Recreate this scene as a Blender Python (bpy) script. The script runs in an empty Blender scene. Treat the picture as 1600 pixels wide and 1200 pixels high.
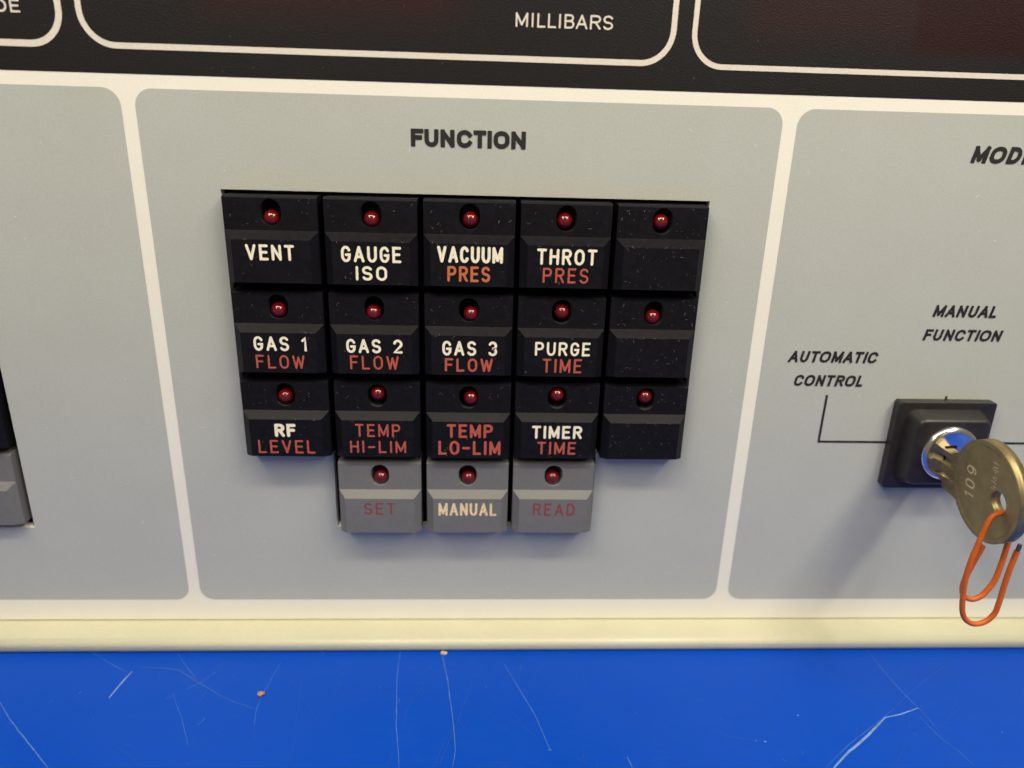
import bpy, bmesh, math, random
from mathutils import Vector, Matrix
from mathutils.geometry import tessellate_polygon

sc = bpy.context.scene
COL = sc.collection
MM = 0.001

# ------------------------------------------------------------------ camera
cam_d = bpy.data.cameras.new('camera')
cam = bpy.data.objects.new('camera', cam_d)
COL.objects.link(cam)
cam_d.sensor_width = 36.0
cam_d.lens = 26.1
cam_d.clip_start = 0.005
cam_d.clip_end = 50.0
RW = ((0.9987864515558308, -0.040467693305577424, 0.028071159346164443),
      (0.01273374673413945, -0.33840093735156723, -0.9409158609002674),
      (0.04757600112055262, 0.9401314649548256, -0.33747496606307076))
r0, r1, r2 = (Vector(r) for r in RW)
m = Matrix((r0, -r1, -r2)).transposed().to_4x4()
m.translation = Vector((-0.008158987, -0.147188343, 0.056154742))
cam.matrix_world = m
cam_d.dof.use_dof = True
cam_d.dof.focus_distance = 0.146
cam_d.dof.aperture_fstop = 11.0
sc.camera = cam

# ------------------------------------------------------------------ world, lamps, exposure
world = bpy.data.worlds.new('World')
sc.world = world
world.use_nodes = True
wn = world.node_tree
bg = wn.nodes['Background']
tc = wn.nodes.new('ShaderNodeTexCoord')
sep = wn.nodes.new('ShaderNodeSeparateXYZ')
wn.links.new(tc.outputs['Generated'], sep.inputs[0])
ramp = wn.nodes.new('ShaderNodeValToRGB')
ramp.color_ramp.elements[0].position = 0.30
ramp.color_ramp.elements[0].color = (0.40, 0.32, 0.21, 1)
ramp.color_ramp.elements[1].position = 0.80
ramp.color_ramp.elements[1].color = (0.46, 0.43, 0.37, 1)
mp = wn.nodes.new('ShaderNodeMapRange')
mp.inputs['From Min'].default_value = -1
mp.inputs['From Max'].default_value = 1
wn.links.new(sep.outputs['Z'], mp.inputs['Value'])
wn.links.new(mp.outputs['Result'], ramp.inputs['Fac'])
wn.links.new(ramp.outputs['Color'], bg.inputs['Color'])
bg.inputs['Strength'].default_value = 0.45


def area(name, loc, target, sx, sy, power, color):
    l = bpy.data.lights.new(name, 'AREA')
    l.shape = 'RECTANGLE'
    l.size = sx
    l.size_y = sy
    l.energy = power
    l.color = color
    o = bpy.data.objects.new(name, l)
    COL.objects.link(o)
    d = Vector(target) - Vector(loc)
    o.rotation_euler = d.to_track_quat('-Z', 'Y').to_euler()
    o.location = loc
    return o


# two fluorescent ceiling tubes, brought close for falloff, running away behind the photographer
area('unseen_strip_lamp', (-0.23, -0.33, 0.36), (-0.23, -0.29, 0), 0.045, 0.46, 1.70, (1.0, 0.92, 0.74))
area('unseen_strip_lamp', (0.30, -0.33, 0.36), (0.30, -0.29, 0), 0.045, 0.46, 2.45, (1.0, 0.92, 0.74))
# added fill strip close above the instrument, to brighten the panel's top
area('unseen_strip_lamp', (0.02, -0.17, 0.31), (0.02, -0.03, 0.0), 0.34, 0.028, 0.92, (1.0, 0.92, 0.74))
# added cool fill far behind the photographer, for bluish sheen on black faces
area('cool_fill_light', (1.2, -3.2, 0.9), (0, 0, 0), 1.6, 1.2, 2.5, (0.55, 0.66, 1.0))

sc.view_settings.view_transform = 'Standard'
sc.view_settings.look = 'None'
sc.view_settings.exposure = 0.0
sc.view_settings.gamma = 1.0
sc.view_settings.use_curve_mapping = False


# ------------------------------------------------------------------ materials
class NT:
    def __init__(self, name):
        self.m = bpy.data.materials.new(name)
        self.m.use_nodes = True
        self.t = self.m.node_tree
        self.b = self.t.nodes['Principled BSDF']
        self.tc = self.t.nodes.new('ShaderNodeTexCoord')

    def n(self, t, **kw):
        nd = self.t.nodes.new(t)
        for k, v in kw.items():
            setattr(nd, k, v)
        return nd

    def l(self, a, b):
        self.t.links.new(a, b)

    def noise(self, scale, detail=3, rough=0.6, coord='Object', stretch=None):
        nd = self.n('ShaderNodeTexNoise')
        nd.inputs['Scale'].default_value = scale
        nd.inputs['Detail'].default_value = detail
        nd.inputs['Roughness'].default_value = rough
        if stretch:
            mpn = self.n('ShaderNodeMapping')
            mpn.inputs['Scale'].default_value = stretch
            self.l(self.tc.outputs[coord], mpn.inputs['Vector'])
            self.l(mpn.outputs['Vector'], nd.inputs['Vector'])
        else:
            self.l(self.tc.outputs[coord], nd.inputs['Vector'])
        return nd.outputs['Fac']

    def ramp(self, fac, stops):
        r = self.n('ShaderNodeValToRGB')
        e = r.color_ramp.elements
        while len(e) < len(stops):
            e.new(0.5)
        for el, (p, c) in zip(e, stops):
            el.position = p
            el.color = (*c, 1) if len(c) == 3 else c
        self.l(fac, r.inputs['Fac'])
        return r.outputs['Color']

    def bump(self, h, strength, dist, normal=None):
        b = self.n('ShaderNodeBump')
        b.inputs['Strength'].default_value = strength
        b.inputs['Distance'].default_value = dist
        self.l(h, b.inputs['Height'])
        if normal is not None:
            self.l(normal, b.inputs['Normal'])
        return b.outputs['Normal']

    def bevel(self, radius, samples=4):
        b = self.n('ShaderNodeBevel', samples=samples)
        b.inputs['Radius'].default_value = radius
        return b.outputs['Normal']


def sc3(c, k):
    return tuple(v * k for v in c)


def simple(name, col, rough=0.5, metal=0.0, spec=0.5, var=0.06, vscale=900, bump=0.0, bscale=3000,
           bdist=0.00005, bevel=0.0, coat=0.0, smudge=0, patch=0.0):
    t = NT(name)
    f = t.noise(vscale, 4)
    cs = t.ramp(f, [(0.3, sc3(col, 1 - var)), (0.7, sc3(col, 1 + var))])
    if patch:
        pm = t.n('ShaderNodeMix', data_type='RGBA', blend_type='MULTIPLY')
        pm.inputs['Factor'].default_value = 1.0
        t.l(cs, pm.inputs['A'])
        t.l(t.ramp(t.noise(55, 6, 0.7), [(0.3, (1 - patch, 1 - patch, 1 - 1.3 * patch)), (0.62, (1, 1, 1))]), pm.inputs['B'])
        cs = pm.outputs['Result']
    t.l(cs, t.b.inputs['Base Color'])
    if smudge:
        t.l(t.ramp(t.noise(smudge, 5, 0.65), [(0.35, (rough * 0.78,) * 3), (0.7, (rough * 1.18,) * 3)]),
            t.b.inputs['Roughness'])
    else:
        t.b.inputs['Roughness'].default_value = rough
    t.b.inputs['Metallic'].default_value = metal
    t.b.inputs['Specular IOR Level'].default_value = spec
    t.b.inputs['Coat Weight'].default_value = coat
    nrm = t.bevel(bevel) if bevel else None
    if bump:
        nrm = t.bump(t.noise(bscale, 2, 0.5), bump, bdist, nrm)
    if nrm is not None:
        t.l(nrm, t.b.inputs['Normal'])
    return t.m


M = {}
M['cream'] = simple('cream_panel_print', (0.80, 0.772, 0.69), 0.5, patch=0.03, var=0.035, vscale=2600, bump=0.25, bscale=2600)
M['lip'] = simple('cream_powder_coat', (0.57, 0.55, 0.405), 0.38, var=0.02, patch=0.06, smudge=90, vscale=1200, bump=0.6, bscale=1100,
                  bdist=0.00012)
M['field'] = simple('grey_green_panel_print', (0.434, 0.447, 0.422), 0.46, var=0.06, vscale=2600, smudge=70, patch=0.035, bump=0.3,
                    bscale=2600)
M['ink'] = simple('black_screen_ink', (0.012, 0.011, 0.012), 0.5, var=0.2)
M['line'] = simple('white_screen_ink', (0.66, 0.60, 0.53), 0.5, var=0.06, vscale=2500)
M['hole'] = simple('dark_recess', (0.006, 0.006, 0.007), 0.7, spec=0.2)
M['cap'] = simple('black_moulded_plastic', (0.0078, 0.0074, 0.0098), 0.40, spec=0.10, var=0.25, smudge=160, vscale=1300, bump=0.12,
                  bscale=5000, bdist=0.00003, bevel=0.00007)
M['gcap'] = simple('grey_moulded_plastic', (0.156, 0.153, 0.157), 0.44, spec=0.22, var=0.05, smudge=160, patch=0.05, vscale=1300, bump=0.12,
                   bscale=5000, bdist=0.00003, bevel=0.00007)
M['wink'] = simple('cream_engraving_paint', (0.82, 0.76, 0.60), 0.5, var=0.14, vscale=2600)
M['rink'] = simple('red_engraving_paint', (0.43, 0.085, 0.055), 0.5, var=0.35, vscale=3200)
M['oink'] = simple('orange_engraving_paint', (0.50, 0.14, 0.055), 0.5, var=0.3, vscale=3200)
M['mink'] = simple('maroon_engraving_paint', (0.24, 0.045, 0.04), 0.5, var=0.35, vscale=3200)
M['gink'] = simple('gilt_engraving_paint', (0.78, 0.62, 0.38), 0.5, var=0.4, vscale=2600)
M['lint'] = simple('pale_lint', (0.22, 0.21, 0.20), 0.8, var=0.1)
M['plint'] = simple('white_lint', (0.80, 0.76, 0.70), 0.8, var=0.1)
M['lockplastic'] = simple('worn_black_lock_plastic', (0.019, 0.016, 0.016), 0.38, spec=0.5, var=0.3, vscale=500,
                          bump=0.25, bscale=1800, bdist=0.00006, bevel=0.0004)
M['chrome'] = simple('polished_chrome', (0.82, 0.80, 0.78), 0.17, metal=1.0, var=0.05, bump=0.15, bscale=900)
M['clip'] = simple('orange_plastic_coating', (0.56, 0.115, 0.010), 0.42, spec=0.35, var=0.12, vscale=700, bump=0.15, bscale=1500)
M['steel'] = simple('bare_steel_wire', (0.18, 0.14, 0.15), 0.4, metal=0.8)
M['s_faint'] = simple('faint_scratch', (0.010, 0.072, 0.40), 0.6, var=0.3, vscale=700)
M['s_mid'] = simple('pale_scratch', (0.050, 0.145, 0.46), 0.6, var=0.4, vscale=700)
M['s_bright'] = simple('whitened_scratch', (0.14, 0.26, 0.56), 0.6, var=0.3, vscale=700)
M['crumb'] = simple('brown_crumb', (0.42, 0.22, 0.10), 0.8, var=0.5, vscale=2500)
M['pcrumb'] = simple('beige_crumb', (0.55, 0.45, 0.30), 0.8, var=0.3, vscale=2500)


def mat_brass():
    t = NT('worn_key_brass')
    f = t.noise(450, 5, 0.65)
    t.l(t.ramp(f, [(0.3, (0.27, 0.212, 0.105)), (0.7, (0.40, 0.318, 0.160))]), t.b.inputs['Base Color'])
    t.b.inputs['Metallic'].default_value = 0.85
    t.l(t.ramp(t.noise(900, 3), [(0.3, (0.36,) * 3), (0.7, (0.52,) * 3)]), t.b.inputs['Roughness'])
    t.l(t.bump(t.noise(2600, 3), 0.25, 0.00005, t.bevel(0.00022)), t.b.inputs['Normal'])
    return t.m


M['brass'] = mat_brass()
M['engrave'] = simple('bright_engraved_brass', (0.80, 0.66, 0.42), 0.35, metal=0.6, var=0.1)


def mat_led():
    t = NT('red_led_epoxy')
    t.b.inputs['Base Color'].default_value = (0.125, 0.0025, 0.004, 1)
    t.b.inputs['Roughness'].default_value = 0.035
    t.b.inputs['Specular IOR Level'].default_value = 0.8
    t.b.inputs['Coat Weight'].default_value = 0.0
    t.b.inputs['Coat Roughness'].default_value = 0.04
    t.b.inputs['Subsurface Weight'].default_value = 0.35
    t.b.inputs['Subsurface Radius'].default_value = (1.0, 0.12, 0.08)
    t.b.inputs['Subsurface Scale'].default_value = 0.0012
    return t.m


M['led'] = mat_led()


def mat_band():
    """dark textured polycarbonate; the dyed red filter windows lie in the film itself"""
    t = NT('black_textured_film')
    sp = t.n('ShaderNodeSeparateXYZ')
    t.l(t.tc.outputs['Object'], sp.inputs[0])

    def step(sock, a, b):
        mr = t.n('ShaderNodeMapRange', interpolation_type='SMOOTHSTEP')
        mr.inputs['From Min'].default_value = a
        mr.inputs['From Max'].default_value = b
        t.l(sock, mr.inputs['Value'])
        return mr.outputs['Result']

    def mul(a, b):
        mm_ = t.n('ShaderNodeMath', operation='MULTIPLY')
        t.l(a, mm_.inputs[0])
        t.l(b, mm_.inputs[1])
        return mm_.outputs[0]

    def win(x0, x1, z0, soft):
        return mul(mul(step(sp.outputs['X'], x0 - soft, x0 + soft), step(sp.outputs['X'], x1 + soft, x1 - soft)),
                   step(sp.outputs['Z'], z0 - soft, z0 + soft))
    w1 = win(-0.058, -0.012, 0.0725, 0.005)
    w2 = win(0.040, 0.140, 0.0715, 0.004)
    w3 = win(0.0715, 0.140, 0.0695, 0.0012)
    add = t.n('ShaderNodeMath', operation='ADD')
    t.l(w1, add.inputs[0])
    half = t.n('ShaderNodeMath', operation='MULTIPLY')
    t.l(w2, half.inputs[0])
    half.inputs[1].default_value = 0.75
    t.l(half.outputs[0], add.inputs[1])
    add.use_clamp = True
    base = t.ramp(t.noise(3500, 3), [(0.3, (0.009, 0.0075, 0.008)), (0.7, (0.015, 0.0125, 0.013))])
    mx = t.n('ShaderNodeMix', data_type='RGBA')
    t.l(add.outputs[0], mx.inputs['Factor'])
    t.l(base, mx.inputs['A'])
    mx.inputs['B'].default_value = (0.024, 0.0085, 0.009, 1)
    mx2 = t.n('ShaderNodeMix', data_type='RGBA')
    t.l(w3, mx2.inputs['Factor'])
    t.l(mx.outputs['Result'], mx2.inputs['A'])
    mx2.inputs['B'].default_value = (0.018, 0.004, 0.005, 1)
    t.l(mx2.outputs['Result'], t.b.inputs['Base Color'])
    t.b.inputs['Roughness'].default_value = 0.44
    t.b.inputs['Specular IOR Level'].default_value = 0.22
    t.l(t.bump(t.noise(2600, 2, 0.5, stretch=(1, 1, 1.5)), 0.55, 0.00012), t.b.inputs['Normal'])
    return t.m


M['band'] = mat_band()


def mat_table():
    t = NT('blue_table_laminate')
    big = t.ramp(t.noise(9, 3), [(0.3, (0.0012, 0.054, 0.44)), (0.7, (0.0016, 0.062, 0.48))])
    # rubbed, slightly chalky patches and fine scuffing in the laminate
    rub = t.ramp(t.noise(26, 6, 0.7), [(0.45, (0, 0, 0)), (0.8, (1, 1, 1))])
    scf = t.ramp(t.noise(330, 6, 0.75, stretch=(1, 2.6, 1)), [(0.52, (0, 0, 0)), (0.78, (1, 1, 1))])
    mlt = t.n('ShaderNodeMix', data_type='RGBA', blend_type='MULTIPLY')
    mlt.inputs['Factor'].default_value = 0.75
    t.l(scf, mlt.inputs['A'])
    t.l(rub, mlt.inputs['B'])
    mx = t.n('ShaderNodeMix', data_type='RGBA')
    t.l(mlt.outputs['Result'], mx.inputs['Factor'])
    t.l(big, mx.inputs['A'])
    mx.inputs['B'].default_value = (0.014, 0.085, 0.46, 1)
    t.l(mx.outputs['Result'], t.b.inputs['Base Color'])
    t.l(t.ramp(t.noise(60, 5), [(0.3, (0.34,) * 3), (0.75, (0.46,) * 3)]), t.b.inputs['Roughness'])
    t.b.inputs['Specular IOR Level'].default_value = 0.17
    t.l(t.bump(t.noise(1200, 3), 0.12, 0.00005), t.b.inputs['Normal'])
    return t.m


M['table'] = mat_table()


# ------------------------------------------------------------------ helpers
def tag(o, label=None, cat=None, group=None, kind=None):
    if label:
        o['label'] = label
    if cat:
        o['category'] = cat
    if group:
        o['group'] = group
    if kind:
        o['kind'] = kind
    return o


def empty(name, loc=(0, 0, 0)):
    o = bpy.data.objects.new(name, None)
    o.empty_display_size = 0.005
    o.location = loc
    COL.objects.link(o)
    return o


class MB:
    """collects faces; build() links them as ONE mesh object (coordinates in metres)"""
    def __init__(self):
        self.v, self.f, self.mi, self.sm = [], [], [], []

    def face(self, pts, mi=0, smooth=False):
        b = len(self.v)
        self.v += [tuple(p) for p in pts]
        self.f.append(tuple(range(b, b + len(pts))))
        self.mi.append(mi)
        self.sm.append(smooth)

    def grid(self, rings, mi=0, smooth=True, closed=True):
        """rings: list of equal-length point loops, bridged by quads with shared vertices"""
        b = len(self.v)
        n = len(rings[0])
        for r in rings:
            self.v += [tuple(p) for p in r]
        for i in range(len(rings) - 1):
            for j in range(n if closed else n - 1):
                k = (j + 1) % n
                self.f.append((b + i * n + j, b + i * n + k, b + (i + 1) * n + k, b + (i + 1) * n + j))
                self.mi.append(mi)
                self.sm.append(smooth)

    def poly_holes(self, loops, y, mi=0):
        """flat region in the xz-plane at depth y: first loop outer, others holes"""
        pts = [p for lp in loops for p in lp]
        tris = tessellate_polygon([[Vector((p[0], p[1], 0)) for p in lp] for lp in loops])
        b = len(self.v)
        self.v += [(p[0], y, p[1]) for p in pts]
        for t in tris:
            a, c, d = (pts[i] for i in t)
            cr = (c[0] - a[0]) * (d[1] - a[1]) - (c[1] - a[1]) * (d[0] - a[0])
            if abs(cr) < 1e-14:
                continue
            self.f.append(tuple(b + i for i in (t if cr > 0 else t[::-1])))
            self.mi.append(mi)
            self.sm.append(False)

    def wall(self, loop, y0, y1, mi=0, smooth=False, flip=False):
        n = len(loop)
        for i in range(n):
            a, c = loop[i], loop[(i + 1) % n]
            q = [(a[0], y0, a[1]), (c[0], y0, c[1]), (c[0], y1, c[1]), (a[0], y1, a[1])]
            self.face(q[::-1] if flip else q, mi, smooth)

    def box(self, x0, x1, y0, y1, z0, z1, mi=0):
        p = [(x, y, z) for x in (x0, x1) for y in (y0, y1) for z in (z0, z1)]
        for q in ((0, 1, 3, 2), (4, 6, 7, 5), (0, 4, 5, 1), (2, 3, 7, 6), (0, 2, 6, 4), (1, 5, 7, 3)):
            self.face([p[i] for i in q], mi)

    def build(self, name, mats, parent=None, recalc=False, loc=None):
        me = bpy.data.meshes.new(name)
        me.from_pydata(self.v, [], self.f)
        for mt in (mats if isinstance(mats, (list, tuple)) else [mats]):
            me.materials.append(mt)
        for p, i, s in zip(me.polygons, self.mi, self.sm):
            p.material_index = i
            p.use_smooth = s
        if recalc:
            bm = bmesh.new()
            bm.from_mesh(me)
            bmesh.ops.remove_doubles(bm, verts=bm.verts, dist=1e-7)
            bmesh.ops.recalc_face_normals(bm, faces=bm.faces)
            bm.to_mesh(me)
            bm.free()
        me.update()
        o = bpy.data.objects.new(name, me)
        COL.objects.link(o)
        if parent:
            o.parent = parent
        if loc:
            o.location = loc
        return o


def rrect(x0, x1, z0, z1, r, n=10):
    pts = []
    for cx, cz, a in ((x1 - r, z1 - r, 0), (x0 + r, z1 - r, 90), (x0 + r, z0 + r, 180), (x1 - r, z0 + r, 270)):
        for i in range(n + 1):
            t = math.radians(a + 90 * i / n)
            pts.append((cx + r * math.cos(t), cz + r * math.sin(t)))
    return pts


# ---- stroke lettering -------------------------------------------------------
def arc(cx, cy, rx, ry, a0, a1, n=12):
    return [(cx + rx * math.cos(math.radians(a0 + (a1 - a0) * i / n)),
             cy + ry * math.sin(math.radians(a0 + (a1 - a0) * i / n))) for i in range(n + 1)]


def glyph(ch, w):
    """centre-line strokes in a box w wide, 1 tall; 'c' closes the stroke"""
    h = w / 2
    ry = 0.36
    O = arc(h, 1 - ry, h, ry, 0, 180) + arc(h, ry, h, ry, 180, 360)
    C = arc(h, 1 - ry, h, ry, 25, 180) + arc(h, ry, h, ry, 180, 335)
    g = {
        'A': [[(0, 0), (h, 1)], [(h, 1), (w, 0)], [(w * .2, .31), (w * .8, .31)]],
        'B': [[(0, 0), (0, 1)], [(0, 1), (w * .55, 1)] + arc(w * .55, .765, w * .38, .235, 90, -90)[1:] + [(0, .53)],
              [(w * .55, .53)] + arc(w * .58, .265, w * .42, .265, 90, -90)[1:] + [(0, 0)]],
        'C': [C],
        'D': [[(0, 0), (0, 1)], [(0, 1), (w * .42, 1)] + arc(w * .42, .5, w * .58, .5, 90, -90)[1:] + [(0, 0)]],
        'E': [[(w, 1), (0, 1), (0, 0), (w, 0)], [(0, .52), (w * .88, .52)]],
        'F': [[(w, 1), (0, 1), (0, 0)], [(0, .52), (w * .85, .52)]],
        'G': [C + [(w, .45), (w * .55, .45)]],
        'H': [[(0, 0), (0, 1)], [(w, 0), (w, 1)], [(0, .52), (w, .52)]],
        'I': [[(h, 0), (h, 1)]],
        'L': [[(0, 1), (0, 0), (w, 0)]],
        'M': [[(0, 0), (0, 1)], [(0, 1), (h, .12)], [(h, .12), (w, 1)], [(w, 1), (w, 0)]],
        'N': [[(0, 0), (0, 1)], [(w * .04, .95), (w * .96, .05)], [(w, 0), (w, 1)]],
        'O': [O + ['c']],
        'P': [[(0, 0), (0, 1)], [(0, 1), (w * .55, 1)] + arc(w * .58, .74, w * .42, .26, 90, -90)[1:] + [(0, .48)]],
        'R': [[(0, 0), (0, 1)], [(0, 1), (w * .55, 1)] + arc(w * .58, .75, w * .42, .25, 90, -90)[1:] + [(0, .50)],
              [(w * .5, .50), (w, 0)]],
        'S': [arc(h, .75, h * .96, .25, 25, 265) + arc(h, .25, h, .25, 85, -155)],
        'T': [[(0, 1), (w, 1)], [(h, 1), (h, 0)]],
        'U': [[(0, 1)] + arc(h, ry, h, ry, 180, 360) + [(w, 1)]],
        'V': [[(0, 1), (h, 0)], [(h, 0), (w, 1)]],
        'W': [[(0, 1), (w * .25, 0)], [(w * .25, 0), (h, .9)], [(h, .9), (w * .75, 0)], [(w * .75, 0), (w, 1)]],
        '0': [O + ['c']],
        '1': [[(0, .78), (w, 1), (w, 0)]],
        '2': [arc(h, .70, h, .30, 165, -30) + [(0, 0), (w, 0)]],
        '3': [arc(h, .745, h * .92, .255, 155, -80) + arc(h, .255, h, .255, 80, -155)],
        '9': [arc(h, .66, h, .34, 0, 360, 20), [(w, .66)] + arc(h, .36, h, .36, 0, -130)],
        '-': [[(0, .48), (w, .48)]],
    }
    return g[ch]


GW = {'I': 0.0, 'M': 0.74, 'W': 0.86, '1': 0.22, '-': 0.46, ' ': 0.34, 'L': 0.50, 'E': 0.52, 'F': 0.52, 'A': 0.66,
      'V': 0.62, 'O': 0.62, 'T': 0.58}


# ink start, ink end and advance of each capital in a grotesque face (thousandths of an em)
GROT = {'A': (14, 654, 667), 'B': (74, 627, 667), 'C': (44, 681, 722), 'D': (81, 674, 722), 'E': (86, 616, 667),
        'F': (86, 583, 611), 'I': (72, 206, 278), 'L': (76, 537, 556), 'M': (73, 761, 833), 'N': (76, 646, 722),
        'O': (38, 740, 778), 'R': (88, 690, 722), 'S': (47, 620, 667), 'T': (18, 592, 611), 'U': (79, 644, 722)}


def grotesque(mb, text, x0, x1, z0, z1, sw, y, slant=0.0, track=0, rnd=.3, spans=None):
    H = (z1 - z0) - sw
    tn = math.tan(math.radians(slant))
    pen, boxes = 0, []
    for ch in text:
        a, b, adv = GROT[ch]
        boxes.append((ch, pen + a, pen + b))
        pen += adv + track
    if spans:
        boxes = [(c, a, b) for c, (a, b) in zip(text, spans)]
    first, last = boxes[0][1], boxes[-1][2]
    k = ((x1 - x0) - tn * (z1 - z0)) / (last - first)
    step = 0
    for ch, a, b in boxes:
        xa, xb = x0 + (a - first) * k + sw / 2, x0 + (b - first) * k - sw / 2
        w = max(xb - xa, 0)
        for st in glyph(ch, w / H):
            def tf(p):
                zz = p[1] * H
                return Vector((xa + p[0] * H + tn * (zz + sw / 2), z0 + sw / 2 + zz))
            if ch == 'I':
                st = [(w / H / 2, 0), (w / H / 2, 1)]
            ribbon(mb, st, sw, y - step * 1.5e-6, tf, rnd, 0)
            step += 1


def ribbon(mb, pts, sw, y, tf, rnd, mi=0):
    closed = pts[-1] == 'c'
    if closed:
        pts = pts[:-1]
    P = []
    for p in pts:
        q = tf(p)
        if not P or (q - P[-1]).length > 1e-7:
            P.append(q)
    if closed and (P[0] - P[-1]).length < 1e-7:
        P.pop()
    n = len(P)
    if n < 2:
        return
    hw = sw / 2
    if not closed and rnd < 1:          # square ends still reach the cap line and the base line
        P[0] = P[0] + (P[0] - P[1]).normalized() * hw * (1 - rnd)
        P[-1] = P[-1] + (P[-1] - P[-2]).normalized() * hw * (1 - rnd)
    L, R = [], []

    def nrm(a, b):
        d = (b - a).normalized()
        return Vector((-d.y, d.x))
    for i in range(n):
        if closed:
            n0, n1 = nrm(P[i - 1], P[i]), nrm(P[i], P[(i + 1) % n])
        else:
            n0 = nrm(P[i - 1], P[i]) if i else nrm(P[0], P[1])
            n1 = nrm(P[i], P[i + 1]) if i < n - 1 else n0
        d = 1 + n0.dot(n1)
        mv = (n0 + n1) / max(d, 0.6)
        L.append(P[i] + mv * hw)
        R.append(P[i] - mv * hw)
    rng_ = range(n) if closed else range(n - 1)
    for i in rng_:
        k = (i + 1) % n
        mb.face([(R[i].x, y, R[i].y), (R[k].x, y, R[k].y), (L[k].x, y, L[k].y), (L[i].x, y, L[i].y)], mi)
    if not closed and rnd:
        for c, a in ((P[0], nrm(P[0], P[1])), (P[-1], -nrm(P[-2], P[-1]))):
            fan = []
            for i in range(9):
                t = math.pi * i / 8
                bx = Vector((-a.y, a.x))
                v = c + (a * math.cos(t) + bx * math.sin(t) * rnd) * hw
                fan.append((v.x, y, v.y))
            mb.face(fan, mi)


def lettering(mb, text, x0, x1, z0, z1, sw, y, slant=0.0, gap=0.36, rnd=1.0, mi=0, xw=1.0):
    """fit one line of stroke lettering into a box; y steps a hair per stroke so no faces coincide"""
    H = (z1 - z0) - sw
    tot = 0.0
    pos = []
    for i, ch in enumerate(text):
        w = GW.get(ch, 0.58) * xw
        if i:
            tot += gap
        pos.append((ch, tot, w))
        tot += w
    sh = math.tan(math.radians(slant)) * H
    k = ((x1 - x0) - sw - sh) / max(tot, 1e-6)
    step = 0
    for ch, px, w in pos:
        if ch == ' ':
            continue
        for st in glyph(ch, w):
            def tf(p):
                zz = p[1] * H
                return Vector((x0 + sw / 2 + (px + p[0]) * k + math.tan(math.radians(slant)) * zz, z0 + sw / 2 + zz))
            ribbon(mb, st, sw, y - step * 1.5e-6, tf, rnd, mi)
            step += 1


def polyline_strip(mb, pts, w, const, plane='xz', mi=0, taper=False):
    """thin flat strip along 2D points; plane xz at y=const or xy at z=const"""
    P = [Vector(p) for p in pts]
    n = len(P)
    L, R = [], []
    for i in range(n):
        d = (P[min(i + 1, n - 1)] - P[max(i - 1, 0)]).normalized()
        nn = Vector((-d.y, d.x))
        ww = w / 2
        if taper:
            ww *= 0.35 + 0.65 * math.sin(math.pi * (0.12 + 0.76 * i / (n - 1)))
        L.append(P[i] + nn * ww)
        R.append(P[i] - nn * ww)
    for i in range(n - 1):
        q = [R[i], R[i + 1], L[i + 1], L[i]]
        if plane == 'xz':
            mb.face([(p.x, const, p.y) for p in q], mi)
        else:
            mb.face([(p.x, p.y, const) for p in q], mi)


def lint(mb, rnd, x0, x1, z0, z1, y, count, mi, wmin=0.03, wmax=0.07, lmin=0.2, lmax=1.1):
    for k in range(count):
        x, z = rnd.uniform(x0, x1), rnd.uniform(z0, z1)
        a = rnd.uniform(0, 6.28)
        ln = rnd.uniform(lmin, lmax) * (0.4 if rnd.random() < 0.5 else 1)
        cur = rnd.uniform(-1.5, 1.5)
        pts = []
        for i in range(5):
            pts.append((x * MM, z * MM))
            x += math.cos(a) * ln / 4
            z += math.sin(a) * ln / 4
            a += cur / 4
            x = min(max(x, x0 - .2), x1 + .2)
            z = min(max(z, z0 - .2), z1 + .2)
        if (Vector(pts[0]) - Vector(pts[-1])).length < 0.02 * MM:
            continue
        polyline_strip(mb, pts, rnd.uniform(wmin, wmax) * MM, y - k * 1e-6, 'xz', mi, True)


# ------------------------------------------------------------------ table
TZ = -59.45 * MM
mb = MB()
mb.box(-0.42, 0.46, -0.13, 0.40, TZ - 0.028, TZ)


def scr(pts, w, mi, k=[0]):
    k[0] += 1
    # resample with a little wobble so the scratch does not look ruled
    rr = random.Random(k[0])
    P = [Vector(p) for p in pts]
    out = []
    for a, b in zip(P[:-1], P[1:]):
        nseg = max(2, int((b - a).length / 2.2))
        for i in range(nseg):
            q = a.lerp(b, i / nseg)
            out.append(q + Vector((rr.uniform(-.05, .05), rr.uniform(-.05, .05))))
    out.append(P[-1])
    polyline_strip(mb, [(p.x * MM, p.y * MM) for p in out], w * 0.8 * MM, TZ + 0.00003 + k[0] * 1e-6, 'xy', mi, True)


scr([(-104.8, -22.1), (-100.2, -26.7), (-94.9, -31.3), (-86.5, -38.6)], 0.32, 2)
scr([(-82.2, -13.3), (-83.0, -17.3), (-83.5, -21.1)], 0.5, 3)
scr([(-93.6, -7.1), (-87.5, -11.0), (-82.9, -13.6)], 0.12, 2)
scr([(-81.0, -12.0), (-76.7, -12.2), (-72.1, -13.0), (-66.9, -16.7), (-61.0, -20.6)], 0.55, 1)
scr([(-61.0, -20.6), (-58.0, -22.3), (-55.2, -23.4), (-52.9, -24.4)], 0.35, 1)
scr([(-74.4, -7.8), (-71.2, -11.7), (-67.0, -16.4)], 0.14, 2)
scr([(-64.2, -13.4), (-66.4, -17.0), (-68.7, -18.7)], 0.15, 2)
scr([(-70.8, -20.2), (-66.9, -26.3), (-62.5, -34.2)], 0.12, 2)
scr([(-50.9, -10.6), (-52.2, -19.8), (-52.4, -24.8), (-51.6, -29.1)], 0.14, 2)
scr([(-77.3, -33.3), (-73.3, -35.7), (-70.1, -38.1)], 0.12, 1)
scr([(-51.6, -29.1), (-50.4, -33.1)], 0.1, 1)
scr([(-42.6, -32.2), (-42.8, -38.0)], 0.12, 1)
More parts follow.
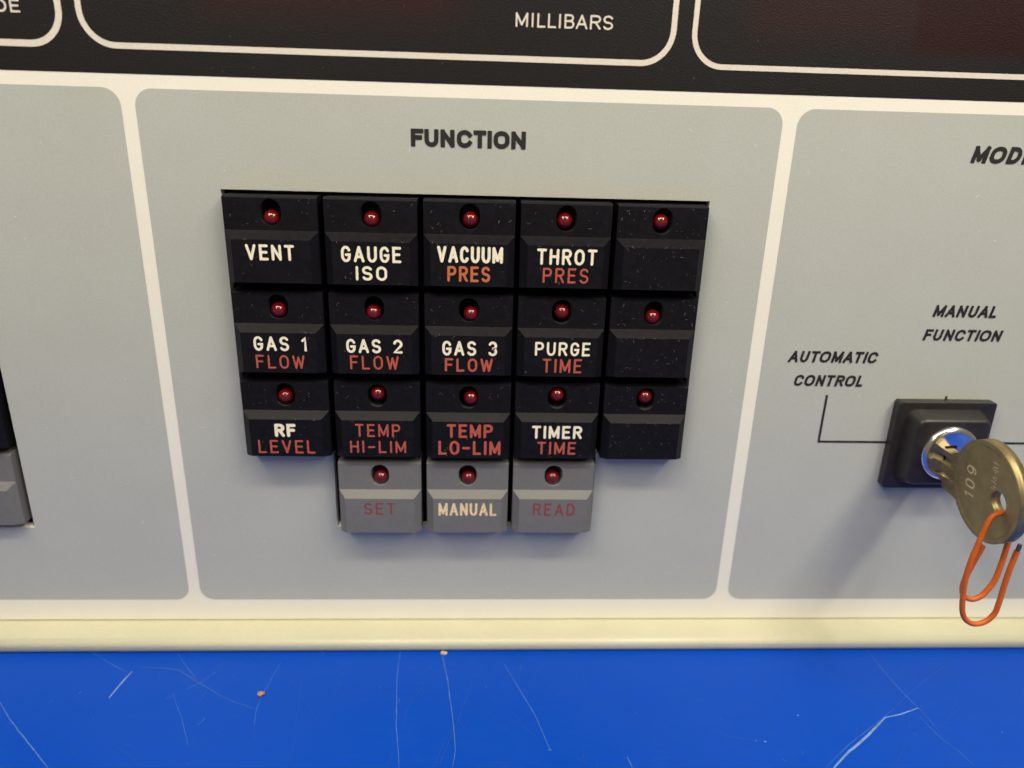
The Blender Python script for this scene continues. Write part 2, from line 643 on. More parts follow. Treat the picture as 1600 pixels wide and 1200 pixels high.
scr([(-70.8, -20.7), (-71.7, -21.6)], 0.12, 2)
scr([(-45.1, -15.7), (-43.9, -24.9), (-43.5, -30.2)], 0.12, 1)
scr([(-64.4, -19.1), (-64.5, -22.5)], 0.15, 1)
scr([(-88.7, -7.4), (-88.9, -8.7)], 0.1, 1)
scr([(-91.2, -10.0), (-91.0, -11.6)], 0.2, 1)
scr([(-90.0, -19.3), (-90.2, -19.8)], 0.18, 3)
scr([(-94.5, -21.6), (-95.1, -22.5)], 0.1, 2)
scr([(-62.9, -28.7), (-61.9, -27.1), (-62.4, -26.8)], 0.14, 2)
scr([(-61.3, -38.4), (-61.3, -37.8)], 0.2, 2)
scr([(-24.8, -6.8), (-24.7, -15.9), (-23.4, -29.4), (-21.8, -39.6)], 0.2, 2)
scr([(-15.5, -7.2), (-13.6, -16.6), (-11.9, -29.6), (-11.4, -35.6), (-11.8, -39.7)], 0.24, 2)
scr([(-1.2, -11.6), (2.0, -19.7), (4.7, -26.8), (6.0, -31.8), (7.0, -35.8)], 0.2, 2)
scr([(-20.4, -20.4), (-21.5, -24.6), (-22.1, -28.9)], 0.13, 1)
scr([(-23.7, -23.2), (-23.4, -21.8)], 0.15, 2)
scr([(-8.5, -17.8), (-9.9, -23.6), (-11.1, -28.0), (-14.2, -38.4)], 0.14, 1)
scr([(-12.4, -29.8), (-14.3, -36.0), (-15.4, -39.7)], 0.13, 1)
scr([(-12.2, -30.6), (-13.2, -35.6), (-14.2, -39.1)], 0.1, 1)
scr([(5.7, -12.0), (7.4, -16.1), (10.4, -22.1)], 0.12, 1)
scr([(-0.8, -25.1), (2.0, -28.1)], 0.12, 1)
scr([(-5.5, -38.6), (0.2, -38.8)], 0.14, 1)
scr([(21.8, -37.5), (22.3, -40.2)], 0.25, 2)
scr([(12.1, -37.6), (13.9, -39.5)], 0.16, 1)
scr([(15.5, -39.3), (15.9, -40.0)], 0.15, 2)
scr([(2.6, -12.0), (2.2, -13.5)], 0.16, 2)
scr([(1.9, -8.4), (2.1, -9.2)], 0.25, 1)
scr([(-28.1, -18.5), (-27.9, -19.0)], 0.15, 2)
scr([(6.6, -35.7), (7.2, -35.9), (7.0, -35.3)], 0.3, 2)
scr([(-11.3, -27.4), (-9.0, -30.9)], 0.12, 1)
scr([(59.7, -40.7), (66.8, -35.2), (73.3, -31.0), (81.2, -25.8)], 0.14, 2)
scr([(61.1, -40.8), (65.9, -37.0), (71.9, -32.9), (77.8, -28.3)], 0.62, 3)
scr([(77.8, -28.3), (81.5, -27.5), (86.4, -25.7)], 0.4, 3)
scr([(86.4, -25.7), (91.8, -23.7)], 0.14, 1)
scr([(81.2, -25.8), (85.9, -22.1), (96.4, -15.1), (101.7, -12.0)], 0.18, 1)
scr([(84.4, -7.4), (84.7, -15.0), (85.7, -22.4), (86.8, -27.9), (87.1, -31.7)], 0.18, 2)
scr([(83.8, -17.9), (84.4, -22.7)], 0.25, 1)
scr([(85.3, -28.2), (86.4, -33.7), (88.1, -37.3), (89.0, -40.5)], 0.16, 2)
scr([(78.5, -35.4), (76.0, -37.7), (72.8, -40.9)], 0.13, 1)
scr([(88.7, -31.0), (89.7, -31.5)], 0.2, 1)
scr([(39.7, -30.9), (43.3, -32.8), (47.4, -33.8), (50.1, -34.2)], 0.16, 1)
scr([(59.4, -27.3), (59.8, -27.6)], 0.4, 3)
scr([(49.9, -34.2), (50.4, -34.4)], 0.35, 3)
scr([(100.2, -32.3), (100.2, -32.7)], 0.4, 3)
scr([(48.3, -34.0), (48.5, -34.2)], 0.2, 3)
scr([(100.5, -21.8), (87.9, -31.2), (75.3, -31.0)], 0.1, 1)
scr([(75.3, -31.0), (77.2, -31.8)], 0.12, 1)
scr([(111.0, -16.0), (110.3, -24.8)], 0.1, 1)
rs = random.Random(77)
for i in range(130):
    x, y = rs.uniform(-95, 110), rs.uniform(-46, -8)
    a = rs.gauss(0.9 if rs.random() < 0.5 else 2.3, 0.5)
    ln = rs.choice([0.5, 0.9, 1.6, 4.0, 9.0])
    scr([(x, y), (x + math.cos(a) * ln * .5 + rs.uniform(-.1, .1), y + math.sin(a) * ln * .5),
         (x + math.cos(a) * ln, y + math.sin(a) * ln)], rs.uniform(0.05, 0.13), 2 if ln < 1 and rs.random() < .4 else 1)
table = mb.build('table', [M['table'], M['s_faint'], M['s_mid'], M['s_bright']])
tag(table, 'bright blue scratched table top below and in front of the control panel', 'table')

# ------------------------------------------------------------------ control panel
panel = empty('control_panel', (0, 0, TZ))
tag(panel, 'cream instrument front with grey-green fields, a black display band and printed headings', 'control panel')
PO = (0, 0, -TZ)     # parts are written in panel coordinates, the Empty stands at the foot

CUT = [(-57.2, 41.85), (-57.2, -12.4), (-38.9, -12.4), (-38.9, -31.0), (18.2, -31.0), (18.2, -12.4), (37.0, -12.4),
       (37.0, 41.85)]
CUTL = [(-210, 41.85), (-210, -31.6), (-104.85, -31.6), (-104.85, 41.85)]
mmz = lambda lp: [(a * MM, b * MM) for a, b in lp]
cut, cutl = mmz(CUT), mmz(CUTL)

mb = MB()
outer = mmz([(-235, -55.95), (235, -55.95), (235, 118), (-235, 118)])
mb.poly_holes([outer, cut, cutl], 0.0)
for lp in (outer, cut, cutl):
    mb.wall(lp, 0.0, 0.0022)
mb.build('face_plate', M['cream'], panel, loc=PO)

# housing behind and the lip the plate stands in
mb = MB()
mb.box(-0.236, 0.236, 0.012, 0.26, -0.0592, 0.119)
mb.build('housing', M['lip'], panel, loc=PO)
mb = MB()
prof = [(2.4, -56.25), (-6.3, -56.25)] + [(-6.3 + 1.35 * math.cos(t) * 1.0 - 0, -57.6 + 1.35 * math.sin(t)) for t in
                                         [math.pi / 2 + math.pi / 2 * i / 8 for i in range(1, 9)]]
prof += [(-7.62, -58.3), (-7.45, -58.9), (-7.1, -59.25), (2.4, -59.25)]
rings = []
for x in (-236, 236):
    rings.append([(x * MM, p[0] * MM, p[1] * MM) for p in prof])
mb.grid(rings, smooth=False)
for i in range(len(mb.sm)):
    mb.sm[i] = 1 <= i <= 12
mb.face(rings[0])
mb.face(rings[1][::-1])
mb.build('bottom_lip', M['lip'], panel, recalc=True, loc=PO)
# inside of the keypad openings
mb = MB()
mb.box(-0.062, 0.042, 0.0062, 0.009, -0.036, 0.046)
mb.box(-0.215, -0.1, 0.0062, 0.009, -0.036, 0.046)
mb.build('keypad_backing', M['hole'], panel, loc=PO)

FY = -0.00005
rp = random.Random(5)


def field(x0, x1, z0, z1, holes, r=3.2, n_lint=14, lx=None):
    mb = MB()
    lp = rrect(x0 * MM, x1 * MM, z0 * MM, z1 * MM, r * MM)
    mb.poly_holes([lp] + holes, FY)
    mb.v = mb.v
    return mb


mb = field(-205, -73.5, -50.45, 59.3, [mmz([(-204, 41.86), (-204, -31.61), (-104.84, -31.61), (-104.84, 41.86)])])
lint(mb, rp, -100, -76, -40, 55, FY - 3e-5, 16, 1, .04, .09, .3, 1.2)
mb.build('panel_field', [M['field'], M['plint']], panel, loc=PO)
e = 0.01
hc = mmz([(-57.2 - e, 41.85 + e), (-57.2 - e, -12.4 - e), (-38.9 - e, -12.4 - e), (-38.9 - e, -31.0 - e),
          (18.2 + e, -31.0 - e), (18.2 + e, -12.4 - e), (37.0 + e, -12.4 - e), (37.0 + e, 41.85 + e)])
mb = field(-70.95, 49.25, -50.45, 59.3, [hc])
for bx in ((-68, -58, -45, 55), (38, 47, -45, 55), (-56, 36, 44, 57), (-68, 47, -48, -36), (-56, -42, -36, -16)):
    lint(mb, rp, *bx, FY - 3e-5, 8, 1, .04, .09, .25, 1.2)
mb.build('panel_field', [M['field'], M['plint']], panel, loc=PO)
mb = field(52.1, 205, -50.45, 59.3, [])
lint(mb, rp, 54, 120, -46, 55, FY - 3e-5, 34, 1, .04, .09, .25, 1.1)
mb.build('panel_field', [M['field'], M['plint']], panel, loc=PO)

# black band across the top with the outlined display windows
mb = MB()
mb.poly_holes([mmz([(-234, 61.65), (234, 61.65), (234, 117), (-234, 117)])], FY)
lint(mb, rp, -95, 110, 62.5, 78, FY - 3e-5, 40, 1, .03, .06, .1, .4)
mb.build('display_band', [M['band'], M['lint']], panel, loc=PO)


def outline(x0, x1, z0, z1, r, w):
    mb = MB()
    o_ = rrect(x0 * MM, x1 * MM, z0 * MM, z1 * MM, r * MM, 14)
    i_ = rrect((x0 + w) * MM, (x1 - w) * MM, (z0 + w) * MM, (z1 - w) * MM, (r - w) * MM, 14)
    b = len(mb.v)
    mb.grid([[(p[0], FY - 6e-5, p[1]) for p in o_], [(p[0], FY - 6e-5, p[1]) for p in i_]], smooth=False)
    mb.build('window_outline', M['line'], panel, recalc=False, loc=PO)


outline(-190, -81.35, 65.6, 108, 6.2, 1.12)
outline(-78.95, 27.25, 65.75, 108, 6.2, 1.02)
outline(30.15, 150, 65.55, 108, 6.2, 0.95)


def panel_text(text, x0, x1, z0, z1, sw, mat, slant=0, gap=0, rnd=.35, name='printed_heading', spans=None):
    mb = MB()
    grotesque(mb, text, x0 * MM, x1 * MM, z0 * MM, z1 * MM, sw * MM, FY - 8e-5, slant, gap, rnd, spans)
    return mb.build(name, M[mat], panel, loc=PO)


panel_text('FUNCTION', -21.05, 0.52, 50.55, 53.75, 0.84, 'ink', 0, 0, .2,
           spans=[(310, 408), (415, 525), (540, 650), (668, 790), (797, 898), (907, 942), (955, 1080), (1094, 1208)])
panel_text('MODE', 87.35, 100.6, 50.35, 53.55, 0.82, 'ink', 11, -10, .2)
panel_text('MANUAL', 86.75, 100.85, 19.45, 22.0, 0.54, 'ink', 11, 14, .2, 'printed_caption')
panel_text('FUNCTION', 85.75, 102.95, 14.3, 16.8, 0.54, 'ink', 11, 14, .2, 'printed_caption')
panel_text('AUTOMATIC', 57.55, 77.15, 9.08, 11.62, 0.54, 'ink', 11, 14, .2, 'printed_caption')
panel_text('CONTROL', 59.5, 75.1, 3.77, 6.3, 0.54, 'ink', 11, 14, .2, 'printed_caption')
panel_text('MILLIBARS', -2.0, 15.6, 71.55, 73.9, 0.32, 'line', 0, 45, .6, 'printed_caption')
panel_text('DE', -92.5, -88.4, 71.0, 73.1, 0.34, 'line', 0, 40, .6, 'printed_caption')

# the printed pointer lines round the key switch
mb = MB()
def seg(x0, x1, z0, z1, y):
    mb.face([(x0 * MM, y, z0 * MM), (x1 * MM, y, z0 * MM), (x1 * MM, y, z1 * MM), (x0 * MM, y, z1 * MM)])
seg(67.16, 67.66, -8.96, 1.75, FY - 8e-5)
seg(67.2, 84.0, -9.46, -8.96, FY - 8e-5)
seg(103, 119.6, -9.46, -8.96, FY - 8e-5)
seg(119.6, 120.02, -9.42, 1.75, FY - 8e-5)
seg(93.7, 94.2, 0.5, 1.85, FY - 8e-5)
mb.build('pointer_lines', M['ink'], panel, loc=PO)


# ------------------------------------------------------------------ push buttons
XW = 8.76
Z_TOP, Z_SH, Z_SB, Z_FT, Z_FB, Z_BB = 3.05, 2.7, -3.35, -4.85, -13.1, -13.5
H1, H2, CH = -3.5, -5.0, 1.45


def obround(w, h, n=10):
    r = w / 2
    d = h / 2 - r
    return [(r * math.cos(math.pi * i / n), d + r * math.sin(math.pi * i / n)) for i in range(n + 1)] + \
           [(-r * math.cos(math.pi * i / n), -d - r * math.sin(math.pi * i / n)) for i in range(n + 1)]


def make_cap(mat, seed, parent, lint_n):
    rr = random.Random(seed)
    mb = MB()
    k = MM
    q = lambda *ps: mb.face([(x * k, y * k, z * k) for x, y, z in ps])
    X, B = XW, 4.0
    hole = [(a * k, (b + 0.05) * k) for a, b in obround(3.95, 4.95)]
    mb.poly_holes([[(-X * k, Z_SB * k), (X * k, Z_SB * k), (X * k, Z_SH * k), (-X * k, Z_SH * k)], hole], H1 * k)
    mb.wall(hole, H1 * k, 1.8 * k, smooth=True, flip=True)
    mb.poly_holes([hole], 1.8 * k)
    ty = H1 + 0.7
    q((-X, H1, Z_SH), (X, H1, Z_SH), (X, ty, Z_TOP), (-X, ty, Z_TOP))                   # top bevel
    q((-X, ty, Z_TOP), (X, ty, Z_TOP), (X, B, Z_TOP), (-X, B, Z_TOP))                   # top
    F = X - CH
    q((-X, H1, Z_SB), (-F, H2, Z_FT), (F, H2, Z_FT), (X, H1, Z_SB))                     # riser
    q((-F, H2, Z_FB), (F, H2, Z_FB), (F, H2, Z_FT), (-F, H2, Z_FT))                     # lettered face
    q((-X, H1, Z_BB), (-F, H2, Z_FB), (-F, H2, Z_FT), (-X, H1, Z_SB))                   # side chamfers
    q((F, H2, Z_FB), (X, H1, Z_BB), (X, H1, Z_SB), (F, H2, Z_FT))
    q((-X, B, Z_BB), (X, B, Z_BB), (X, H1, Z_BB), (-X, H1, Z_BB))
    q((-X, H1, Z_BB), (X, H1, Z_BB), (F, H2, Z_FB), (-F, H2, Z_FB))   # underside
    for s in (-1, 1):
        q((s * X, H1, Z_BB), (s * X, B, Z_BB), (s * X, B, Z_TOP), (s * X, ty, Z_TOP), (s * X, H1, Z_SH),
          (s * X, H1, Z_SB))
    q((-X, B, Z_BB), (X, B, Z_BB), (X, B, Z_TOP), (-X, B, Z_TOP))
    o_tmp = mb
    # tidy normals before the lint goes on
    o = mb.build('cap', [mat, M['lint']], parent, recalc=True)
    lb = MB()
    lint(lb, rr, -8.3, -2.6, -2.9, 2.7, H1 * k - 2e-5, lint_n, 1, .025, .055, .15, .8)
    lint(lb, rr, 2.6, 8.3, -2.9, 2.7, H1 * k - 2e-5, lint_n, 1, .025, .055, .15, .8)
    lint(lb, rr, -F + .3, F - .3, Z_FB + .3, Z_FT - .2, H2 * k - 2e-5, lint_n * 2, 1, .025, .055, .15, .8)
    lint(lb, rr, -F + .3, F - .3, Z_FT - .15, Z_FT + .02, H2 * k - 2.4e-5, lint_n // 2 + 1, 1, .03, .06, .2, .9)
    # merge lint faces into the cap mesh
    bm = bmesh.new()
    bm.from_mesh(o.data)
    base = [bm.verts.new(v) for v in lb.v]
    for f in lb.f:
        nf = bm.faces.new([base[i] for i in f])
        nf.material_index = 1
    bm.to_mesh(o.data)
    bm.free()
    return o


def led_mesh():
    me = bpy.data.meshes.new('led')
    r = 1.52
    prof = [(r * 1.08, 4.6), (r * 1.08, 3.9), (r, 3.8), (r, 0.0)]
    prof += [(r * math.cos(t), -r * math.sin(t)) for t in [math.pi / 2 * i / 9 for i in range(1, 9)]]
    mb = MB()
    n = 28
    rings = [[(a * math.cos(2 * math.pi * j / n) * MM, y * MM, a * math.sin(2 * math.pi * j / n) * MM) for j in range(n)]
             for a, y in prof]
    mb.grid(rings)
    mb.face(rings[-1], smooth=True)
    return mb


def make_button(name, loc, mat, words, label, seed, led_off, tilt, group, lint_n=7, led=True):
    b = empty(name, loc)
    tag(b, label, 'push button', group)
    make_cap(mat, seed, b, lint_n)
    l = led_mesh().build('led', M['led'], b, recalc=True)
    l.location = (led_off[0] * MM, -2.3 * MM, led_off[1] * MM)
    l.rotation_euler = (math.radians(tilt[0]), 0, math.radians(tilt[1]))
    for text, x0, x1, z0, z1, sw, mt in words:
        t = MB()
        lettering(t, text, x0 * MM, x1 * MM, z0 * MM, z1 * MM, sw * MM, H2 * MM - 3e-5, 0, .46, 1.0)
        o = t.build('engraved_lettering', M[mt], b)
        tone = {'wink': 'cream white', 'rink': 'red', 'oink': 'orange', 'mink': 'dull maroon', 'gink': 'gilt cream'}[mt]
        o['label'] = '%s engraved word %s' % (tone, text)
    return b


CX = [-47.25, -28.58, -9.85, 8.68, 27.2]
CZ = [38.15, 19.95, 1.55, -16.55]
LED = [[(-47.32, 37.06), (-28.53, 37.19), (-9.75, 37.6), (8.35, 37.8), (27.01, 38.0)],
       [(-47.4, 19.12), (-28.8, 18.93), (-9.46, 19.01), (8.72, 19.73), (27.17, 19.0)],
       [(-47.4, 0.99), (-28.48, 1.75), (-9.3, 1.1), (8.63, 2.0), (27.18, 1.8)],
       [None, (-28.41, -17.3), (-9.67, -17.4), (8.58, -17.25), None]]
TILT = [[(-14, 5), (-12, 0), (-9, 0), (-6, -3), (-5, 0)], [(-13, 0), (-13, 3), (-10, 0), (0, 0), (-15, 4)],
        [(-12, 3), (4, 0), (-9, 0), (6, 0), (3, 0)], [None, (-12, 0), (-13, 0), (-12, 3), None]]
# word, x0, x1, z0, z1 in panel millimetres, stroke width, ink
W_ = {
    (0, 0): [('VENT', -52.04, -42.93, 29.39, 32.41, 0.52, 'wink')],
    (0, 1): [('GAUGE', -34.18, -22.81, 29.40, 32.5, 0.52, 'wink'), ('ISO', -31.56, -25.58, 25.9, 28.7, 0.50, 'wink')],
    (0, 2): [('VACUUM', -16.01, -3.42, 29.68, 32.86, 0.58, 'wink'), ('PRES', -14.06, -5.80, 26.0, 29.05, 0.49, 'oink')],
    (0, 3): [('THROT', 3.11, 14.73, 29.65, 32.75, 0.52, 'wink'), ('PRES', 4.37, 13.29, 26.12, 29.06, 0.39, 'rink')],
    (1, 0): [('GAS 1', -52.16, -41.82, 11.4, 14.39, 0.50, 'wink'), ('FLOW', -51.99, -42.43, 7.74, 10.56, 0.37, 'rink')],
    (1, 1): [('GAS 2', -34.07, -22.96, 11.24, 14.16, 0.52, 'wink'), ('FLOW', -33.47, -23.80, 7.81, 10.71, 0.39, 'rink')],
    (1, 2): [('GAS 3', -15.10, -4.12, 11.0, 14.07, 0.52, 'wink'), ('FLOW', -14.60, -4.96, 7.62, 10.45, 0.45, 'rink')],
    (1, 3): [('PURGE', 3.45, 14.62, 11.22, 14.1, 0.46, 'wink'), ('TIME', 5.08, 13.09, 7.6, 10.6, 0.41, 'rink')],
    (2, 0): [('RF', -49.51, -45.16, -7.09, -4.16, 0.68, 'wink'), ('LEVEL', -53.07, -41.48, -10.79, -7.81, 0.41, 'rink')],
    (2, 1): [('TEMP', -33.09, -23.82, -6.97, -4.09, 0.39, 'rink'), ('HI-LIM', -34.3, -22.71, -10.62, -7.84, 0.39, 'rink')],
    (2, 2): [('TEMP', -14.24, -4.67, -6.92, -3.84, 0.55, 'rink'), ('LO-LIM', -15.98, -2.99, -10.8, -7.6, 0.55, 'rink')],
    (2, 3): [('TIMER', 3.49, 14.03, -6.96, -4.04, 0.54, 'wink'), ('TIME', 4.77, 12.89, -10.58, -7.69, 0.43, 'rink')],
    (3, 1): [('SET', -31.96, -25.33, -25.19, -22.39, 0.34, 'mink')],
    (3, 2): [('MANUAL', -16.06, -3.48, -25.4, -22.3, 0.52, 'gink')],
    (3, 3): [('READ', 4.44, 13.53, -25.32, -22.33, 0.36, 'mink')],
}
LBL = {
    (0, 0): 'black button engraved VENT in white, top left corner of the keypad',
    (0, 1): 'black button engraved GAUGE ISO in white, beside the VENT button',
    (0, 2): 'black button engraved VACUUM in white over PRES in orange',
    (0, 3): 'black button engraved THROT in white over PRES in red',
    (0, 4): 'blank black button with red lamp, right of the THROT PRES button',
    (1, 0): 'black button engraved GAS 1 in white over FLOW in red',
    (1, 1): 'black button engraved GAS 2 in white over FLOW in red',
    (1, 2): 'black button engraved GAS 3 in white over FLOW in red',
    (1, 3): 'black button engraved PURGE in white over TIME in red',
    (1, 4): 'blank black button with red lamp, right of the PURGE TIME button',
    (2, 0): 'black button engraved RF in bold white over LEVEL in red',
    (2, 1): 'black button engraved TEMP HI-LIM all in thin red',
    (2, 2): 'black button engraved TEMP LO-LIM all in bold red',
    (2, 3): 'black button engraved TIMER in white over TIME in red',
    (2, 4): 'blank black button with red lamp, right of the TIMER TIME button',
    (3, 1): 'grey button engraved SET in dull red, under the black TEMP HI-LIM button',
    (3, 2): 'grey button engraved MANUAL in cream, between the SET and READ buttons',
    (3, 3): 'grey button engraved READ in dull red, right end of the grey row',
}
jit = random.Random(3)
for r in range(4):
    for c in range(5):
        if (r, c) not in LBL:
            continue
        cx, cz = CX[c] + jit.uniform(-.06, .06), CZ[r] + jit.uniform(-.06, .06)
        dy = jit.uniform(-0.12, 0.12)
        words = [(t, a - cx, b - cx, z0 - cz, z1 - cz, sw, mt) for t, a, b, z0, z1, sw, mt in W_.get((r, c), [])]
        ld = LED[r][c]
        make_button('push_button', (cx * MM, dy * MM, cz * MM), M['gcap'] if r == 3 else M['cap'], words, LBL[(r, c)],
                    100 + r * 10 + c, (ld[0] - cx, ld[1] - cz), TILT[r][c],
                    'push buttons of the function keypad', 12 if c == 4 else (3 if r == 3 else 5))
# edge of the next keypad, cut by the left border of the view
make_button('push_button', (-114.85 * MM, 2.5 * MM, 1.55 * MM), M['cap'], [],
            'black button at the left border, above the cut-off grey button', 201, (0, -.6), (-8, 0),
            'push buttons of the neighbouring keypad', 8)
make_button('push_button', (-114.85 * MM, 2.5 * MM, -16.55 * MM), M['gcap'], [],
            'grey button cut off by the left border of the view', 202, (0, -.6), (-8, 0),
            'push buttons of the neighbouring keypad', 5)
make_button('push_button', (-114.85 * MM, 2.5 * MM, 19.95 * MM), M['cap'], [],
            'black button at the left border, topmost sliver of its column', 203, (0, -.6), (-8, 0),
            'push buttons of the neighbouring keypad', 8)

# ------------------------------------------------------------------ key switch
LX, LZ = 93.5, -9.1
lock = empty('key_switch', (LX * MM, 0, LZ * MM))
tag(lock, 'square black key switch with a chrome lock face on the right-hand grey field', 'key switch')
mb = MB()
o_ = mmz([(-10.9, -9.75), (-10.3, -10.3), (10.3, -10.3), (10.75, -9.9), (10.75, 9.9), (10.3, 10.25), (-10.4, 10.25),
          (-10.9, 9.8)])
mb.poly_holes([o_], -2.2 * MM)
mb.wall(o_, -2.2 * MM, -0.16 * MM)
mb.build('base_plate', M['lockplastic'], lock, recalc=True)


def frustum_rings(a0, b0, r0_, a1, b1, r1_, y0, y1, edge):
    rings = [[(p[0] * MM, y0 * MM, p[1] * MM) for p in rrect(-a0, a0, -b0, b0, r0_, 8)]]
    for i in range(7):
        t = math.pi / 2 * i / 6
        ins = edge * (1 - math.cos(t))
        yy = y1 + edge * (1 - math.sin(t))
        rings.append([(p[0] * MM, yy * MM, p[1] * MM) for p in
                      rrect(-a1 - edge + ins - 0.0, a1 + edge - ins, -b1 - edge + ins, b1 + edge - ins, r1_ + edge * .6 - ins * .6, 8)])
    return rings


mb = MB()
rings = frustum_rings(8.75, 8.6, 1.9, 7.2, 6.95, 1.1, -2.2, -6.0, 0.75)
mb.grid(rings)
mb.face(rings[-1])
mb.build('knob', M['lockplastic'], lock, recalc=True)

mb = MB()
n = 64
prof = [(6.2, -5.95), (6.2, -6.25), (6.0, -6.6), (5.6, -6.88), (5.15, -6.95), (4.75, -6.85), (4.35, -6.62), (3.9, -6.5),
        (2.0, -6.46), (0.3, -6.45)]
rings = [[(a * math.cos(2 * math.pi * j / n) * MM, y * MM, a * math.sin(2 * math.pi * j / n) * MM) for j in range(n)]
         for a, y in prof]
mb.grid(rings)
mb.face(rings[-1], smooth=True)
mb.build('lock_face', M['chrome'], lock, recalc=True)
mb = MB()
a5 = math.radians(5)
def rotp(x, z):
    return (x * math.cos(a5) - z * math.sin(a5), x * math.sin(a5) + z * math.cos(a5))
mb.poly_holes([mmz([rotp(*p) for p in ((-1.35, -5.5), (1.1, -5.5), (1.1, 2.0), (-1.35, 2.0))])], -6.56 * MM)
mb.build('keyway_shade', M['hole'], lock)  # flat near-black sheet on the chrome; its colour stands for shade inside the slot

# ------------------------------------------------------------------ key (bow plane nearly upright, drooping a little)
key = empty('key', (0.0933, -0.0213, -0.0106))
tag(key, 'round-headed brass key stamped 109, standing in the key switch', 'key')
U = Vector((-0.08715574, 0.0, 0.9961947))
Yk = Vector((0.0, 0.99911813, -0.04198765))
N_ = Vector((-0.99531618, -0.00365947, -0.08707888))
key.matrix_world = Matrix((Yk, U, N_)).transposed().to_4x4()      # local x: towards the lock, y: up, z: visible face
key.location = (0.0932, -0.0205, -0.0105)
RY, RU, TH = 9.7, 10.4, 1.15


def ell(ry, ru, n=72):
    return [(ry * math.cos(2 * math.pi * i / n), ru * math.sin(2 * math.pi * i / n)) for i in range(n)]


class MBK(MB):
    def flat(self, loops, z, mi=0):
        s = len(self.v)
        self.poly_holes(loops, z, mi)
        self.v[s:] = [(x, zz, y) for x, y, zz in self.v[s:]]

    def side(self, lp, z0, z1, mi=0):
        self.grid([[(p[0], p[1], z0) for p in lp], [(p[0], p[1], z1) for p in lp]], mi)


mb = MBK()
lp_o = mmz(ell(RY, RU))
lp_i = mmz(ell(RY - 0.9, RU - 0.9))
lp_i2 = mmz(ell(RY - 1.15, RU - 1.15))
hl = mmz([(-3.9 + 2.15 * math.cos(2 * math.pi * i / 32), -0.35 + 2.25 * math.sin(2 * math.pi * i / 32)) for i in range(32)])
for s in (1, -1):
    z = s * TH * MM
    zi = s * (TH - 0.16) * MM
    mb.grid([[(p[0], p[1], z) for p in lp_o], [(p[0], p[1], z) for p in lp_i], [(p[0], p[1], zi) for p in lp_i2]],
            smooth=False)
    mb.flat([lp_i2, hl], zi)
mb.side(lp_o, TH * MM, -TH * MM)
mb.side(hl, (TH - .16) * MM, -(TH - .16) * MM)
mb.build('bow', M['brass'], key, recalc=True)
# blade with a milled groove, and the shoulder by the bow
mb = MBK()
sec = [(-4.2, -1.05), (3.2, -1.05), (3.2, 1.05), (1.9, 1.05), (1.6, 0.35), (0.5, 0.35), (0.1, 1.05), (-1.7, 1.05),
       (-1.95, 0.6), (-2.5, 0.6), (-2.75, 1.05), (-4.2, 1.05)]
rings = [[(x * MM, a * MM, b * MM) for a, b in sec] for x in (8.3, 16.6)]
mb.grid(rings, smooth=False)
mb.face(rings[0])
mb.face(rings[1])
mb.build('blade', M['brass'], key, recalc=True)
mb = MBK()
sh = mmz([(6.0, -6.6), (9.5, -5.8), (13.2, -5.6), (13.2, -3.0), (11.0, -2.8), (11.0, 3.3), (9.6, 4.2), (6.0, 6.0)])
for s in (1, -1):
    mb.flat([sh], s * 0.92 * MM)
mb.side(sh, 0.92 * MM, -0.92 * MM)
for i in range(len(mb.sm)):
    mb.sm[i] = False
mb.build('shoulder', M['brass'], key, recalc=True)
# stamped number, reading upwards with its tops towards the lock
mb = MB()
zf = (TH - 0.16) * MM + 2.5e-5


def stamp(text, x_base, y0, y1, height, sw, slant=0):
    t = MB()
    lettering(t, text, y0 * MM, y1 * MM, 0, height * MM, sw * MM, 0, slant, 0.62, 1.0)
    b = len(mb.v)
    for x, y, z in t.v:
        mb.v.append((x_base * MM + z, x, zf - y))
    for f in t.f:
        mb.f.append(tuple(b + i for i in f))
        mb.mi.append(0)
        mb.sm.append(False)


stamp('109', 3.0, -3.4, 3.5, 2.9, 0.40)
rk = random.Random(12)
for k_ in range(9):        # worn, unreadable second stamping
    yy0 = 1.5 + k_ * 0.68
    p0 = (-2.7 + rk.uniform(-.2, .3), yy0)
    p1 = (-1.5 + rk.uniform(-.4, .3), yy0 + rk.uniform(-.4, .5))
    polyline_strip(mb, [(p0[0] * MM, p0[1] * MM), ((p0[0] + p1[0]) / 2 * MM, (p0[1] + p1[1]) / 2 * MM + .0001),
                        (p1[0] * MM, p1[1] * MM)], 0.13 * MM, zf + k_ * 2e-6, 'xy', 0)
mb.build('stamped_number', M['engrave'], key)

# ------------------------------------------------------------------ paper clip through the key
def tube(mb, pts, r, nseg=14, sub=6, mi=0, cap=True):
    P = [Vector(p) for p in pts]
    out = []
    n = len(P)
    for i in range(n - 1):
        p0, p1, p2, p3 = P[max(i - 1, 0)], P[i], P[i + 1], P[min(i + 2, n - 1)]
        for s in range(sub):
            t = s / sub
            out.append(0.5 * ((2 * p1) + (p2 - p0) * t + (2 * p0 - 5 * p1 + 4 * p2 - p3) * t * t +
                              (3 * p1 - p0 - 3 * p2 + p3) * t ** 3))
    out.append(P[-1])
    rings = []
    ref = Vector((0, 1, 0))
    for i, p in enumerate(out):
        d = (out[min(i + 1, len(out) - 1)] - out[max(i - 1, 0)]).normalized()
        a = (ref - d * ref.dot(d)).normalized()
        b = d.cross(a)
        ref = a
        rings.append([tuple(p + (a * math.cos(2 * math.pi * j / nseg) + b * math.sin(2 * math.pi * j / nseg)) * r)
                      for j in range(nseg)])
    mb.grid(rings, mi)
    if cap:
        mb.face(rings[0][::-1], mi)
        mb.face(rings[-1], mi)


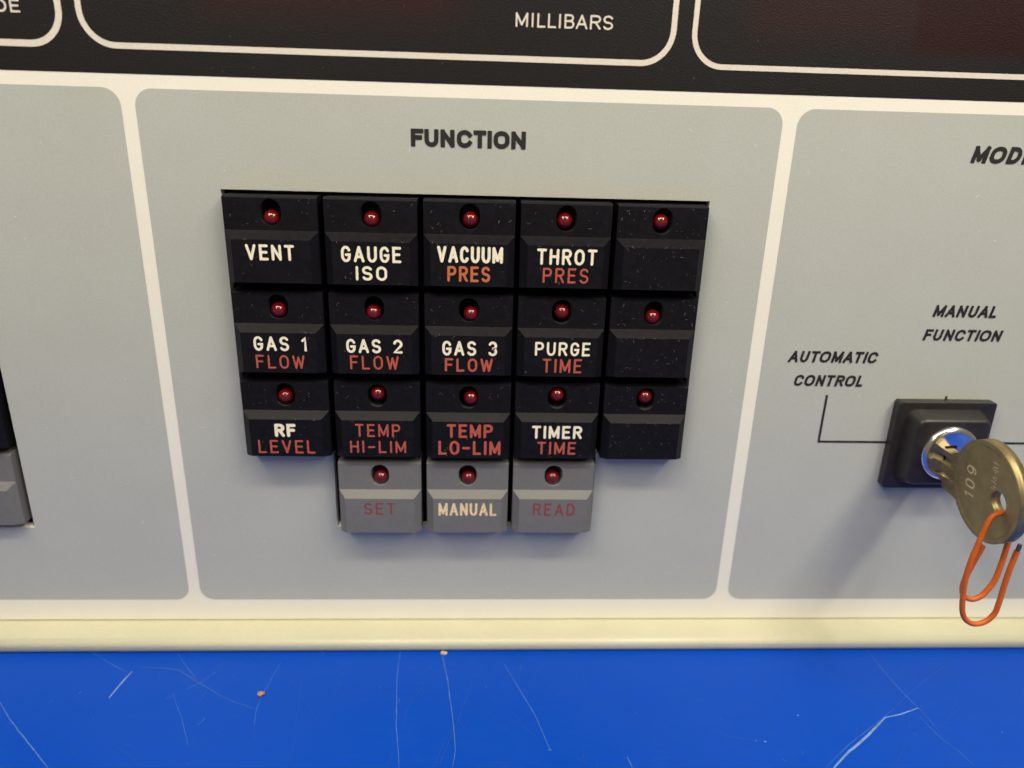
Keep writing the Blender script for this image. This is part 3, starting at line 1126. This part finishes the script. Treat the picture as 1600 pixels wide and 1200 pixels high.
YH = -25.3
clip = empty('paper_clip', (93.45 * MM, YH * MM, -12.9 * MM))
tag(clip, 'orange plastic coated paper clip hanging from the hole in the brass key', 'paper clip')
path = [(91.64, .75, -20.37), (90.72, .78, -23.87), (89.96, .75, -27.27), (89.72, .7, -29.82), (90.2, .6, -31.63),
        (91.21, .45, -32.39), (92.56, .35, -32.49), (94.13, .3, -31.33), (95.6, .3, -28.16), (95.98, .3, -24.74),
        (96.1, .3, -21.52), (96.1, .25, -18.4), (95.75, .1, -15.4), (94.9, .0, -13.3), (93.5, -.05, -12.55),
        (92.1, -.1, -12.75), (91.0, -.2, -13.5), (90.3, -.35, -15.24), (89.6, -.5, -18.94), (88.95, -.6, -22.99),
        (88.85, -.6, -27.42), (89.5, -.55, -32.24), (90.31, -.5, -35.31), (91.7, -.45, -37.18), (93.64, -.4, -37.96),
        (95.63, -.4, -37.34), (96.95, -.45, -35.48), (97.2, -.5, -32.86), (97.25, -.5, -28.01), (97.5, -.5, -23.56),
        (97.82, -.5, -20.75)]
ox, oz = 93.45, -12.9
mb = MB()
tube(mb, [((x - ox) * MM, y * MM, (z - oz) * MM) for x, y, z in path], 0.54 * MM)
mb.build('wire', M['clip'], clip)
mb = MB()
tube(mb, [((x - ox) * MM, y * MM, (z - oz) * MM) for x, y, z in [(97.80, -.5, -20.9), (97.9, -.5, -20.2), (98.02, -.5, -19.3)]],
     0.41 * MM)
mb.build('bare_tip', M['steel'], clip)


# ------------------------------------------------------------------ crumbs on the table
def crumb(name, x, y, sx, sy, sz, mat, label, seed):
    bm = bmesh.new()
    bmesh.ops.create_icosphere(bm, subdivisions=2, radius=1)
    rr = random.Random(seed)
    for v in bm.verts:
        k = rr.uniform(0.7, 1.2)
        v.co = Vector((v.co.x * sx * k, v.co.y * sy * k, max(v.co.z, -.6) * sz * k)) * MM
    me = bpy.data.meshes.new(name)
    bm.to_mesh(me)
    bm.free()
    me.materials.append(mat)
    o = bpy.data.objects.new(name, me)
    o.location = (x * MM, y * MM, TZ + sz * 0.62 * MM)
    COL.objects.link(o)
    tag(o, label, 'crumb')


crumb('crumb', -52.6, -20.5, 0.75, 0.7, 0.5, M['crumb'], 'tiny orange-brown crumb on the blue table', 4)
crumb('crumb', -14.9, -8.1, 0.8, 0.4, 0.45, M['pcrumb'], 'small beige crumb against the cream lip on the blue table', 5)
